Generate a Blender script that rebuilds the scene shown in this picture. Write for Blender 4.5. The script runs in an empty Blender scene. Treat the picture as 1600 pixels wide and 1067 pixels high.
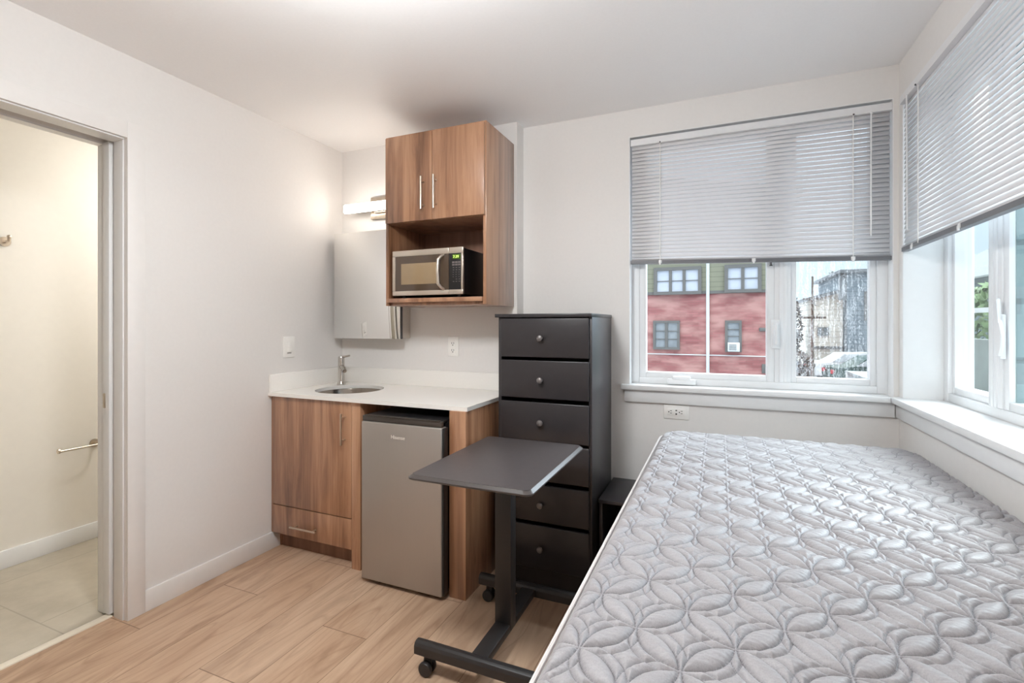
import bpy, bmesh, math, random
import numpy as np
from mathutils import Vector, Matrix
random.seed(7)
C = bpy.context.scene.collection
sc = bpy.context.scene
PI = math.pi

# ------------------------------------------------------------------ helpers
def lin(r, g=None, b=None):
    if g is None: r, g, b = r
    f = lambda c: (c/255)/12.92 if c/255 <= .04045 else ((c/255+.055)/1.055)**2.4
    return (f(r), f(g), f(b), 1.0)

class MB:
    def __init__(s): s.bm = bmesh.new()
    def box(s, x0, x1, y0, y1, z0, z1, bev=0.0, seg=2, rot=None, piv=None):
        m = Matrix.Translation(((x0+x1)/2, (y0+y1)/2, (z0+z1)/2)) @ Matrix.Diagonal((abs(x1-x0), abs(y1-y0), abs(z1-z0), 1))
        if rot is not None:
            p = Vector(piv); m = Matrix.Translation(p) @ rot.to_4x4() @ Matrix.Translation(-p) @ m
        r = bmesh.ops.create_cube(s.bm, size=1, matrix=m)
        if bev > 0:
            es = list({e for v in r['verts'] for e in v.link_edges})
            bmesh.ops.bevel(s.bm, geom=es, offset=bev, segments=seg, affect='EDGES', profile=.5)
        return s
    def cyl(s, p0, p1, r, r2=None, seg=24):
        p0, p1 = Vector(p0), Vector(p1); d = p1-p0
        q = Vector((0, 0, 1)).rotation_difference(d.normalized()).to_matrix().to_4x4()
        bmesh.ops.create_cone(s.bm, cap_ends=True, segments=seg, radius1=r, radius2=r if r2 is None else r2,
                              depth=d.length, matrix=Matrix.Translation((p0+p1)/2) @ q)
        return s
    def sph(s, c, r, sx=1, sy=1, sz=1, u=20, v=12):
        bmesh.ops.create_uvsphere(s.bm, u_segments=u, v_segments=v, radius=r,
                                  matrix=Matrix.Translation(c) @ Matrix.Diagonal((sx, sy, sz, 1)))
        return s
    def raw(s, vs, fs):
        b = [s.bm.verts.new(v) for v in vs]
        for f in fs:
            try: s.bm.faces.new([b[i] for i in f])
            except ValueError: pass
        return s
    def tube(s, pts, r, seg=10, closed=False):
        pts = [Vector(p) for p in pts]; n = len(pts); rings = []; prev = None
        for i, p in enumerate(pts):
            if closed: t = (pts[(i+1) % n]-pts[i-1]).normalized()
            else: t = (pts[min(i+1, n-1)]-pts[max(i-1, 0)]).normalized()
            a = prev if prev is not None else (Vector((0, 0, 1)) if abs(t.z) < .9 else Vector((1, 0, 0)))
            x = (a-t*a.dot(t)).normalized(); y = t.cross(x); prev = x
            rr = r[i] if isinstance(r, (list, tuple)) else r
            rings.append([s.bm.verts.new(p+rr*(math.cos(2*PI*k/seg)*x+math.sin(2*PI*k/seg)*y)) for k in range(seg)])
        for i in range(n if closed else n-1):
            A, B = rings[i], rings[(i+1) % n]
            for k in range(seg): s.bm.faces.new((A[k], A[(k+1) % seg], B[(k+1) % seg], B[k]))
        if not closed:
            s.bm.faces.new(rings[0][::-1]); s.bm.faces.new(rings[-1])
        return s
    def lathe(s, prof, c, seg=40, axis='Z', close=False):
        c = Vector(c); rings = []
        for r, h in prof:
            ring = []
            for k in range(seg):
                a = 2*PI*k/seg; u, v = r*math.cos(a), r*math.sin(a)
                p = {'Z': (u, v, h), 'Y': (u, h, v), 'X': (h, u, v)}[axis]
                ring.append(s.bm.verts.new(c+Vector(p)))
            rings.append(ring)
        for A, B in zip(rings, rings[1:]):
            for k in range(seg): s.bm.faces.new((A[k], A[(k+1) % seg], B[(k+1) % seg], B[k]))
        s.bm.faces.new(rings[0][::-1]); s.bm.faces.new(rings[-1])
        return s
    def prism(s, poly, axis, a0, a1, bev=0, seg=2):
        def P(p, a): return {'X': (a, p[0], p[1]), 'Y': (p[0], a, p[1]), 'Z': (p[0], p[1], a)}[axis]
        A = [s.bm.verts.new(P(p, a0)) for p in poly]; B = [s.bm.verts.new(P(p, a1)) for p in poly]; n = len(poly)
        s.bm.faces.new(A[::-1]); s.bm.faces.new(B)
        for i in range(n): s.bm.faces.new((A[i], A[(i+1) % n], B[(i+1) % n], B[i]))
        if bev:
            es = list({e for v in A+B for e in v.link_edges})
            bmesh.ops.bevel(s.bm, geom=es, offset=bev, segments=seg, affect='EDGES', profile=.5)
        return s
    def build(s, name, mat, parent=None, ang=35, **props):
        bm = s.bm
        bmesh.ops.recalc_face_normals(bm, faces=bm.faces)
        co = [v.co for v in bm.verts]
        if parent is None:
            lo = Vector([min(c[i] for c in co) for i in range(3)]); hi = Vector([max(c[i] for c in co) for i in range(3)])
            org = Vector(((lo.x+hi.x)/2, (lo.y+hi.y)/2, lo.z))
        else: org = world_loc(parent)
        bmesh.ops.translate(bm, verts=bm.verts, vec=-org)
        for f in bm.faces: f.smooth = True
        lim = math.radians(ang)
        for e in bm.edges:
            if len(e.link_faces) == 2 and e.calc_face_angle(0) > lim: e.smooth = False
        me = bpy.data.meshes.new(name); bm.to_mesh(me); bm.free()
        me.materials.append(mat)
        o = bpy.data.objects.new(name, me); C.objects.link(o)
        if parent is not None: o.parent = parent
        else: o.location = org
        for k, v in props.items(): o[k] = v
        return o

def world_loc(o):
    v = Vector((0, 0, 0))
    while o is not None: v = v+Vector(o.location); o = o.parent
    return v
def thing(name, label, cat, loc, group=None):
    o = bpy.data.objects.new(name, None); C.objects.link(o); o.location = loc; o.empty_display_size = .1
    o['label'] = label; o['category'] = cat
    if group: o['group'] = group
    return o
def tag(o, label, cat, group=None, kind=None):
    o['label'] = label; o['category'] = cat
    if group: o['group'] = group
    if kind: o['kind'] = kind
    return o
def struct(name, mb, mat, label=None):
    o = mb.build(name, mat); o['kind'] = 'structure'
    return o
def stroot(name, loc):
    o = bpy.data.objects.new(name, None); C.objects.link(o); o.location = loc; o['kind'] = 'structure'; return o
def copy_tree(o, parent=None):
    c = o.copy(); C.objects.link(c)
    if parent is not None: c.parent = parent
    for ch in [x for x in bpy.data.objects if x.parent == o]: copy_tree(ch, c)
    return c
def text_mesh(txt, size, depth=.0006, fat=0):
    cu = bpy.data.curves.new('lettering', 'FONT'); cu.body = txt; cu.size = size; cu.extrude = depth; cu.offset = fat
    cu.align_x = 'LEFT'
    o = bpy.data.objects.new('lettering', cu); C.objects.link(o)
    dg = bpy.context.evaluated_depsgraph_get()
    me = bpy.data.meshes.new_from_object(o.evaluated_get(dg)); 
    C.objects.unlink(o); bpy.data.objects.remove(o)
    return me

# ------------------------------------------------------------------ materials
class N:
    def __init__(s, name):
        m = bpy.data.materials.new(name); m.use_nodes = True; s.m = m; s.t = m.node_tree; s.t.nodes.clear()
        s.out = s.n('ShaderNodeOutputMaterial')
    def n(s, typ, **kw):
        x = s.t.nodes.new(typ)
        for k, v in kw.items():
            if k.startswith('i_'):
                x.inputs[k[2:].replace('_', ' ')].default_value = v
            else: setattr(x, k, v)
        return x
    def l(s, a, b): s.t.links.new(a, b)
    def math(s, op, a, b=None):
        x = s.n('ShaderNodeMath', operation=op)
        for i, v in enumerate((a, b)):
            if v is None: continue
            if isinstance(v, (int, float)): x.inputs[i].default_value = v
            else: s.l(v, x.inputs[i])
        return x.outputs[0]
    def ramp(s, fac, stops, interp='LINEAR'):
        r = s.n('ShaderNodeValToRGB'); r.color_ramp.interpolation = interp
        e = r.color_ramp.elements
        while len(e) < len(stops): e.new(.5)
        for i, (p, c) in enumerate(stops): e[i].position = p; e[i].color = c
        s.l(fac, r.inputs[0]); return r.outputs[0]
    def mix(s, fac, a, b, blend='MIX'):
        x = s.n('ShaderNodeMix', data_type='RGBA', blend_type=blend)
        if isinstance(fac, (int, float)): x.inputs[0].default_value = fac
        else: s.l(fac, x.inputs[0])
        for i, v in ((6, a), (7, b)):
            if isinstance(v, tuple): x.inputs[i].default_value = v
            else: s.l(v, x.inputs[i])
        return x.outputs[2]
    def coords(s, scale=(1, 1, 1), out='Object'):
        t = s.n('ShaderNodeTexCoord'); m = s.n('ShaderNodeMapping'); m.inputs['Scale'].default_value = scale
        s.l(t.outputs[out], m.inputs['Vector']); return m.outputs[0]
    def bsdf(s, color, rough=.5, metal=0, spec=.5, **kw):
        p = s.n('ShaderNodeBsdfPrincipled')
        p.inputs['Roughness'].default_value = rough if isinstance(rough, (int, float)) else .5
        if not isinstance(rough, (int, float)): s.l(rough, p.inputs['Roughness'])
        p.inputs['Metallic'].default_value = metal; p.inputs['Specular IOR Level'].default_value = spec
        if isinstance(color, tuple): p.inputs['Base Color'].default_value = color
        else: s.l(color, p.inputs['Base Color'])
        for k, v in kw.items(): p.inputs[k.replace('_', ' ')].default_value = v
        s.l(p.outputs[0], s.out.inputs[0]); return p
    def bump(s, p, h, strength=.2, dist=.002):
        b = s.n('ShaderNodeBump'); b.inputs['Strength'].default_value = strength; b.inputs['Distance'].default_value = dist
        s.l(h, b.inputs['Height']); s.l(b.outputs[0], p.inputs['Normal'])

def plain(name, rgb, rough=.5, metal=0, spec=.5, noise=.04, scale=30, bump=0, stretch=(1, 1, 1), **kw):
    k = N(name); v = k.coords(stretch)
    t = k.n('ShaderNodeTexNoise', i_Scale=scale, i_Detail=4.0); k.l(v, t.inputs['Vector'])
    c = lin(rgb); d = tuple(x*(1-noise) for x in c[:3])+(1,); e = tuple(min(1, x*(1+noise)) for x in c[:3])+(1,)
    col = k.ramp(t.outputs[0], [(.3, d), (.7, e)])
    p = k.bsdf(col, rough, metal, spec, **kw)
    if bump: k.bump(p, t.outputs[0], bump, .002)
    return k.m

def wood(name, cols, scale=(16, 16, 1.3), rough=.4, spec=.5, line=.5, coat=0):
    k = N(name); v = k.coords(scale)
    n1 = k.n('ShaderNodeTexNoise', i_Scale=1.0, i_Detail=6.0, i_Roughness=.6, i_Distortion=.6); k.l(v, n1.inputs['Vector'])
    v2 = k.coords((scale[0]*5, scale[1]*5, scale[2]*1.2))
    n2 = k.n('ShaderNodeTexNoise', i_Scale=1.0, i_Detail=5.0, i_Roughness=.7); k.l(v2, n2.inputs['Vector'])
    v3 = k.coords((scale[0]*.28, scale[1]*.28, scale[2]*.5))
    n3 = k.n('ShaderNodeTexNoise', i_Scale=1.0, i_Detail=2.0); k.l(v3, n3.inputs['Vector'])
    f = k.math('ADD', k.math('MULTIPLY', n1.outputs[0], .55), k.math('ADD', k.math('MULTIPLY', n2.outputs[0], .15), k.math('MULTIPLY', n3.outputs[0], .35)))
    col = k.ramp(f, [(.38, lin(cols[0])), (.5, lin(cols[1])), (.58, lin(cols[2])), (.72, lin(cols[3]))])
    # knots
    vk = k.coords((7.5, 7.5, 2.6)); vo = k.n('ShaderNodeTexVoronoi', i_Scale=1.0); k.l(vk, vo.inputs['Vector'])
    kn = k.ramp(vo.outputs['Distance'], [(.03, (1, 1, 1, 1)), (.10, (0, 0, 0, 1))])
    col = k.mix(k.math('MULTIPLY', kn, .45), col, lin(cols[0]))
    p = k.bsdf(col, rough, 0, spec)
    if coat: p.inputs['Coat Weight'].default_value = coat; p.inputs['Coat Roughness'].default_value = .25
    k.bump(p, n2.outputs[0], .08, .001)
    return k.m

def emit(name, rgb, strength):
    k = N(name); e = k.n('ShaderNodeEmission'); e.inputs[0].default_value = rgb; e.inputs[1].default_value = strength
    k.l(e.outputs[0], k.out.inputs[0]); return k.m

def glass(name, tint=(.95, .98, .98, 1), drops=0.0, refl=1.0):
    k = N(name)
    tr = k.n('ShaderNodeBsdfTransparent'); tr.inputs[0].default_value = tint
    gl = k.n('ShaderNodeBsdfGlossy'); gl.inputs['Roughness'].default_value = .01
    fr = k.n('ShaderNodeFresnel', i_IOR=1.45)
    mx = k.n('ShaderNodeMixShader'); ge = k.n('ShaderNodeNewGeometry'); k.l(k.math('MULTIPLY', k.math('MULTIPLY', fr.outputs[0], refl), k.math('SUBTRACT', 1.0, ge.outputs['Backfacing'])), mx.inputs[0]); k.l(tr.outputs[0], mx.inputs[1]); k.l(gl.outputs[0], mx.inputs[2])
    last = mx
    if drops:
        v = k.coords((260, 260, 120)); vo = k.n('ShaderNodeTexNoise', i_Scale=1.0, i_Detail=3.0); k.l(v, vo.inputs['Vector'])
        v2 = k.coords((90, 90, 9)); n2 = k.n('ShaderNodeTexNoise', i_Scale=1.0, i_Detail=2.0); k.l(v2, n2.inputs['Vector'])
        f = k.math('MULTIPLY', k.ramp(k.math('ADD', k.math('MULTIPLY', vo.outputs[0], .6), k.math('MULTIPLY', n2.outputs[0], .4)), [(.5, (0, 0, 0, 1)), (.62, (1, 1, 1, 1))]), drops)
        tl = k.n('ShaderNodeBsdfTranslucent'); tl.inputs[0].default_value = (.9, .93, .95, 1)
        m2 = k.n('ShaderNodeMixShader'); k.l(f, m2.inputs[0]); k.l(mx.outputs[0], m2.inputs[1]); k.l(tl.outputs[0], m2.inputs[2]); last = m2
    k.l(last.outputs[0], k.out.inputs[0]); return k.m

M = {}
M['wall'] = plain('wall_paint', (226, 223, 220), .62, spec=.35, noise=.01, scale=60, bump=.05)
M['ceil'] = plain('ceiling_paint', (240, 239, 239), .55, spec=.4, noise=.01, scale=90, bump=.12)
M['trim'] = plain('white_trim_paint', (228, 228, 228), .35, noise=.01)
M['casing'] = plain('casing_paint', (228, 225, 222), .42, noise=.01)
M['vinyl'] = plain('white_window_vinyl', (230, 231, 232), .3, noise=.008)
M['bathwall'] = plain('bathroom_paint', (232, 227, 218), .6, spec=.3, noise=.01)
M['cab'] = wood('walnut_laminate', [(102, 69, 47), (148, 105, 77), (171, 127, 96), (192, 150, 117)], rough=.3, coat=1.0)
M['cabdark'] = wood('walnut_laminate_interior', [(112, 78, 60), (138, 100, 80), (152, 112, 92), (166, 126, 106)], rough=.45)
M['quartz'] = plain('white_quartz', (237, 234, 229), .22, noise=.012, scale=120)
M['steel'] = plain('brushed_steel', (196, 186, 174), .34, metal=1, noise=.04, scale=8, stretch=(1, 1, 60))
M['bowlsteel'] = plain('polished_basin_steel', (150, 142, 133), .2, metal=1, noise=.03)
M['fridgesteel'] = plain('fridge_steel', (176, 170, 164), .42, metal=.75, noise=.015, scale=6, stretch=(90, 90, 1))
M['nickel'] = plain('brushed_nickel', (205, 192, 176), .28, metal=1, noise=.03)
M['chrome'] = plain('chrome', (205, 200, 194), .14, metal=1, noise=.01)
M['black'] = plain('black_satin_laminate', (48, 45, 47), .33, spec=.5, noise=.05)
M['blackmetal'] = plain('black_powder_coat', (40, 37, 37), .42, spec=.5, noise=.05)
M['blackplastic'] = plain('black_plastic', (26, 25, 26), .35, noise=.03)
M['tabletop'] = plain('dark_table_laminate', (72, 66, 66), .40, spec=.6, noise=.06, scale=40)
M['edge'] = plain('dark_table_edge', (62, 56, 54), .28, spec=.8, noise=.05)
M['graphite'] = plain('graphite_plastic', (62, 56, 52), .28, noise=.03)
M['knob'] = plain('grey_knob', (118, 112, 110), .38, metal=.3, noise=.03)
M['plastic'] = plain('white_plastic', (240, 238, 234), .35, noise=.01)
M['slot'] = plain('dark_slot', (52, 50, 48), .6, noise=.02)
M['toe'] = wood('toe_kick_laminate', [(95, 66, 50), (118, 84, 64), (130, 95, 75), (145, 108, 88)], rough=.5)
M['piping'] = plain('pale_piping', (206, 201, 198), .7, noise=.02)
M['bedside'] = plain('mattress_side_fabric', (196, 192, 193), .85, noise=.04, scale=200, bump=.1)
M['threshold'] = plain('threshold_strip', (232, 222, 204), .4, noise=.02)
M['mwfront'] = plain('microwave_steel', (214, 203, 190), .3, metal=.85, noise=.03, scale=10, stretch=(1, 1, 50))
M['mwglass'] = plain('microwave_door_glass', (78, 63, 50), .08, spec=.7, noise=.02)
M['mwscreen'] = plain('microwave_screen', (150, 128, 98), .12, spec=.7, noise=.03)
M['keys'] = plain('key_legend', (205, 198, 190), .5, noise=.01)
M['keypad'] = plain('keypad_grey', (110, 102, 100), .45, noise=.01)
M['display'] = plain('display_panel', (70, 96, 26), .25, noise=.01)
M['digits'] = emit('display_digits', lin(206, 246, 120), 1.6)
M['mcbody'] = plain('grey_cabinet_body', (196, 188, 178), .4, noise=.01)
M['mirror'] = plain('mirror_glass', (240, 240, 238), .015, metal=1, noise=.0)
M['lamp'] = emit('vanity_diffuser', (1, .93, .83, 1), 13)
M['ceillamp'] = emit('ceiling_lamp_diffuser', (.965, 1, 1.015, 1), 60)
M['bathlamp'] = emit('bathroom_lamp_diffuser', (.985, 1, .98, 1), 36)
M['glass'] = glass('window_glass')
M['glasstint'] = glass('tinted_window_glass', (.92, .965, .96, 1))
M['glassrain'] = glass('rain_speckled_glass', drops=.2)
M['darkline'] = plain('dark_gasket', (70, 70, 72), .6, noise=.01)
M['tilt'] = plain('clear_plastic', (225, 225, 225), .2, noise=.01)

# blind slats: thin painted aluminium
k = N('blind_slat'); p = k.n('ShaderNodeBsdfPrincipled'); p.inputs['Base Color'].default_value = lin(219, 218, 220); p.inputs['Roughness'].default_value = .38
k.l(p.outputs[0], k.out.inputs[0]); M['slat'] = k.m
M['greyrail'] = plain('grey_bottom_rail', (104, 104, 108), .4, noise=.02)
M['rail'] = plain('blind_rail', (225, 225, 226), .35, noise=.01)

# plank floor
def floor_material():
    k = N('oak_plank_floor'); W, L = .235, 1.22
    t = k.n('ShaderNodeTexCoord'); sx = k.n('ShaderNodeSeparateXYZ'); k.l(t.outputs['Object'], sx.inputs[0])
    X, Y = sx.outputs[0], sx.outputs[1]
    u = k.math('DIVIDE', k.math('ADD', X, 1.585+FO[0]), W); col = k.math('FLOOR', u)
    wn = k.n('ShaderNodeTexWhiteNoise', noise_dimensions='1D'); k.l(k.math('ADD', col, 3.3), wn.inputs['W'])
    off = k.math('MULTIPLY', wn.outputs['Value'], L)
    # stagger matched to two joints that can be seen in the room
    v = k.math('DIVIDE', k.math('ADD', k.math('ADD', Y, FO[1]-1.62), k.math('MULTIPLY', col, -.0767-.31)), L)
    row = k.math('FLOOR', v)
    pid = k.math('ADD', k.math('MULTIPLY', col, 7.13), k.math('MULTIPLY', row, 3.71))
    w2 = k.n('ShaderNodeTexWhiteNoise', noise_dimensions='1D'); k.l(pid, w2.inputs['W'])
    cmb = k.n('ShaderNodeCombineXYZ'); k.l(k.math('MULTIPLY', X, 9), cmb.inputs[0]); k.l(k.math('MULTIPLY', Y, 1.6), cmb.inputs[1]); k.l(k.math('MULTIPLY', w2.outputs['Value'], 40), cmb.inputs[2])
    n1 = k.n('ShaderNodeTexNoise', i_Scale=1.0, i_Detail=5.0, i_Roughness=.6, i_Distortion=1.2); k.l(cmb.outputs[0], n1.inputs['Vector'])
    cm2 = k.n('ShaderNodeCombineXYZ'); k.l(k.math('MULTIPLY', X, 90), cm2.inputs[0]); k.l(k.math('MULTIPLY', Y, 4), cm2.inputs[1]); k.l(k.math('MULTIPLY', w2.outputs['Value'], 40), cm2.inputs[2])
    n2 = k.n('ShaderNodeTexNoise', i_Scale=1.0, i_Detail=4.0); k.l(cm2.outputs[0], n2.inputs['Vector'])
    cm3 = k.n('ShaderNodeCombineXYZ'); k.l(k.math('MULTIPLY', X, 6), cm3.inputs[0]); k.l(k.math('MULTIPLY', Y, .8), cm3.inputs[1]); k.l(k.math('MULTIPLY', w2.outputs['Value'], 70), cm3.inputs[2])
    wv = k.n('ShaderNodeTexNoise', i_Scale=1.0, i_Detail=1.0, i_Distortion=.5); k.l(cm3.outputs[0], wv.inputs['Vector'])
    ring = k.math('FRACT', k.math('MULTIPLY', wv.outputs[0], 9))
    ringm = k.ramp(ring, [(0, (1, 1, 1, 1)), (.12, (0, 0, 0, 1)), (.9, (0, 0, 0, 1)), (1, (1, 1, 1, 1))])
    base = k.ramp(w2.outputs['Value'], [(0, lin(166, 134, 108)), (.3, lin(206, 175, 148)), (.6, lin(184, 150, 122)), (1, lin(216, 188, 162))])
    grain = k.ramp(n1.outputs[0], [(.34, lin(142, 112, 90)), (.5, lin(196, 165, 139)), (.68, lin(224, 197, 171))])
    c = k.mix(.48, base, grain)
    c = k.mix(k.math('MULTIPLY', n2.outputs[0], .15), c, lin(150, 118, 92))
    c = k.mix(k.math('MULTIPLY', ringm, .30), c, lin(140, 106, 80))
    fu = k.math('FRACT', u); fv = k.math('FRACT', v)
    seam = k.math('MAXIMUM', k.math('MAXIMUM', k.math('LESS_THAN', fu, .006), k.math('GREATER_THAN', fu, .994)), k.math('LESS_THAN', fv, .003))
    c = k.mix(k.math('MULTIPLY', seam, .7), c, lin(96, 68, 48))
    p = k.bsdf(c, .38, 0, .45); k.bump(p, k.math('SUBTRACT', n2.outputs[0], k.math('MULTIPLY', seam, 2)), .06, .001)
    return k.m
def tile_material():
    k = N('bathroom_tile'); v = k.coords()
    b = k.n('ShaderNodeTexBrick', offset=.5, i_Scale=1.0); k.l(v, b.inputs['Vector'])
    b.inputs['Brick Width'].default_value = .6; b.inputs['Row Height'].default_value = .6; b.inputs['Mortar Size'].default_value = .003
    n = k.n('ShaderNodeTexNoise', i_Scale=3.0, i_Detail=8.0, i_Roughness=.65); k.l(v, n.inputs['Vector'])
    c = k.ramp(n.outputs[0], [(.3, lin(160, 150, 134)), (.7, lin(188, 178, 161))])
    c = k.mix(k.math('MULTIPLY', b.outputs['Fac'], .6), c, lin(140, 131, 118))
    k.bsdf(c, .45); return k.m
def quilt_material():
    k = N('quilted_grey_fabric'); v = k.coords()
    n = k.n('ShaderNodeTexNoise', i_Scale=420.0, i_Detail=2.0); k.l(v, n.inputs['Vector'])
    w = k.coords((26, 60, 10)); n2 = k.n('ShaderNodeTexNoise', i_Scale=1.0, i_Detail=4.0, i_Distortion=1.6); k.l(w, n2.inputs['Vector'])
    at = k.n('ShaderNodeAttribute', attribute_name='stitch')
    c = k.ramp(n.outputs[0], [(.3, lin(148, 145, 147)), (.7, lin(159, 156, 158))])
    c = k.mix(k.math('MULTIPLY', at.outputs['Fac'], .9), c, lin(72, 68, 74))
    p = k.bsdf(c, .5, 0, .4)
    k.bump(p, n2.outputs[0], .3, .005); return k.m
def brick_material():
    k = N('painted_red_brick'); v = k.coords((1, 1, 1), 'Object')
    sp = k.n('ShaderNodeSeparateXYZ'); k.l(v, sp.inputs[0]); cb = k.n('ShaderNodeCombineXYZ'); k.l(sp.outputs[0], cb.inputs[0]); k.l(sp.outputs[2], cb.inputs[1])
    b = k.n('ShaderNodeTexBrick', i_Scale=1.0); k.l(cb.outputs[0], b.inputs['Vector'])
    b.inputs['Brick Width'].default_value = .42; b.inputs['Row Height'].default_value = .085; b.inputs['Mortar Size'].default_value = .009
    b.inputs['Color1'].default_value = lin(176, 112, 112); b.inputs['Color2'].default_value = lin(150, 92, 92); b.inputs['Mortar'].default_value = lin(150, 105, 102)
    n = k.n('ShaderNodeTexNoise', i_Scale=1.0, i_Detail=6.0); vv = k.coords((1.1, 1, 3.2)); k.l(vv, n.inputs['Vector'])
    c = k.mix(k.ramp(n.outputs[0], [(.4, (0, 0, 0, 1)), (.62, (.75, .75, .75, 1))]), b.outputs[0], lin(206, 160, 152))
    k.bsdf(c, .8); return k.m
def siding_material(name, rgb, rgb2, row=.2):
    k = N(name); t = k.n('ShaderNodeTexCoord'); sp = k.n('ShaderNodeSeparateXYZ'); k.l(t.outputs['Object'], sp.inputs[0])
    f = k.math('FRACT', k.math('DIVIDE', sp.outputs[2], row))
    n = k.n('ShaderNodeTexNoise', i_Scale=2.0, i_Detail=4.0); k.l(t.outputs['Object'], n.inputs['Vector'])
    c = k.mix(n.outputs[0], lin(rgb), lin(rgb2))
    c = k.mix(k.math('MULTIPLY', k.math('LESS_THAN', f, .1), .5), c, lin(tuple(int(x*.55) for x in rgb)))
    k.bsdf(c, .7); return k.m
M['quilt'] = quilt_material(); M['tile'] = tile_material(); M['brick'] = brick_material()
M['siding'] = siding_material('olive_siding', (136, 136, 118), (148, 147, 126), .17)
M['cream'] = siding_material('cream_siding', (220, 214, 202), (230, 225, 215), .3)
M['greysiding'] = siding_material('grey_siding', (120, 132, 142), (140, 150, 158), .25)
M['tealsiding'] = siding_material('teal_grey_siding', (128, 146, 150), (146, 164, 166), .2)
M['extwhite'] = plain('exterior_white', (222, 226, 228), .6)
M['exttrim'] = plain('exterior_grey_trim', (112, 110, 108), .7)
M['extglass'] = plain('exterior_pane', (205, 210, 222), .15, spec=.6, noise=.08, scale=2)
M['extglassdark'] = plain('exterior_pane_dark', (150, 156, 162), .15, spec=.6, noise=.15, scale=3)
M['roof'] = plain('grey_shingle', (120, 124, 128), .85, noise=.15, scale=8)
M['wetground'] = plain('wet_pavement', (150, 152, 156), .35, noise=.2, scale=.6)
M['snow'] = plain('slushy_snow', (225, 228, 233), .7, noise=.05, scale=2)
M['leaf'] = plain('dark_leaf', (58, 72, 54), .7, noise=.35, scale=4)
M['leaf2'] = plain('green_leaf', (98, 122, 78), .7, noise=.35, scale=4)
M['twig'] = plain('bare_twig', (92, 82, 78), .8, noise=.2, scale=6)
M['bark'] = plain('weathered_wood', (98, 88, 80), .85, noise=.2, scale=9)
M['concrete'] = plain('concrete_wall', (140, 146, 142), .8, noise=.1, scale=3)
M['carwhite'] = plain('white_car_paint', (228, 230, 233), .25, spec=.6, noise=.01)
M['cardark'] = plain('dark_green_car_paint', (74, 92, 90), .25, spec=.6, noise=.02)
M['carred'] = plain('red_car_paint', (196, 74, 84), .25, spec=.6, noise=.02)
M['cargrey'] = plain('grey_car_paint', (112, 116, 124), .25, spec=.6, noise=.02)
M['tyre'] = plain('tyre_rubber', (34, 34, 35), .8)

# ------------------------------------------------------------------ room numbers (metres; camera stands at x=y=0)
H = 2.503; XL = -2.41; XR = .76; YM = 2.745; YK = 2.645; YR = -2.0
XF = -2.398           # face of casing and baseboard on the left wall
XB = -3.54            # bathroom far wall
FO = ((-2.505+XR)/2, (YR+YM)/2)

# floor object origin is its bbox centre -> the plank phase uses FO
M['floor'] = floor_material()
struct('floor', MB().box(-2.505, XR, YR, YM, -.1, 0), M['floor'])
struct('floor_bathroom', MB().box(XB, -2.538, -.6, 2.9, -.1, -.002), M['tile'])
struct('trim_1', MB().box(-2.54, -2.500, .497, 1.303, -.06, .006, .003), M['threshold'])
struct('ceiling', MB().box(XB-.1, XR+.25, YR-.1, YM+.2, H, H+.1), M['ceil'])
# left wall: two leaves with the pocket for the sliding door between them
DY0, DY1, DZ = .49, 1.307, 2.132
mb = MB()
for xa, xb in ((-2.500, XL), (-2.612, -2.562)):
    mb.box(xa, xb, DY1, YM+.2, 0, H); mb.box(xa, xb, YR, DY0, 0, H); mb.box(xa, xb, DY0, DY1, DZ, H)
mb.box(-2.562, -2.5, YR, DY1, DZ+.05, H)
struct('wall_left', mb, M['wall'])
struct('wall_back', MB().box(-1.094, -.46, YM, YM+.2, 0, H).box(.74, XR+.2, YM, YM+.2, 0, H).box(-.46, .74, YM, YM+.2, 0, .952).box(-.46, .74, YM+.0705, YM+.2, .952, .978).box(-.46, .74, YM, YM+.2, 2.352, H), M['wall'])
struct('wall_kitchen', MB().box(XL, -1.094, YK, YM+.2, 0, H), M['wall'])
struct('wall_right', MB().box(XR, XR+.25, YR, 1.46, 0, H).box(XR, XR+.25, 2.70, YM, 0, H).box(XR, XR+.25, 1.46, 2.70, 0, .952).box(XR+.1455, XR+.25, 1.46, 2.70, .952, .978).box(XR, XR+.25, 1.46, 2.70, 2.340, H), M['wall'])
struct('wall_rear', MB().box(XL, XR, YR-.1, YR, 0, H), M['wall'])
struct('wall_bathroom_left', MB().box(XB-.1, XB, -.7, 3.0, -.1, H), M['bathwall'])
struct('wall_bathroom_back', MB().box(XB, -2.612, 2.9, 3.0, -.1, H), M['bathwall'])
struct('wall_bathroom_front', MB().box(XB, -2.612, -.7, -.6, -.1, H), M['bathwall'])
struct('baseboard_bathroom', MB().box(XB, XB+.014, -.6, 2.9, -.002, .095, .003), M['trim'])
struct('baseboard_left', MB().box(XL, XF, 1.379, 2.118, 0, .097, .002), M['casing'])
struct('baseboard_back', MB().box(-1.09, .748, YM-.012, YM, 0, .097, .002), M['trim'])
struct('baseboard_right', MB().box(XR-.012, XR, YR, YM-.012, 0, .097, .002), M['trim'])
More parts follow.
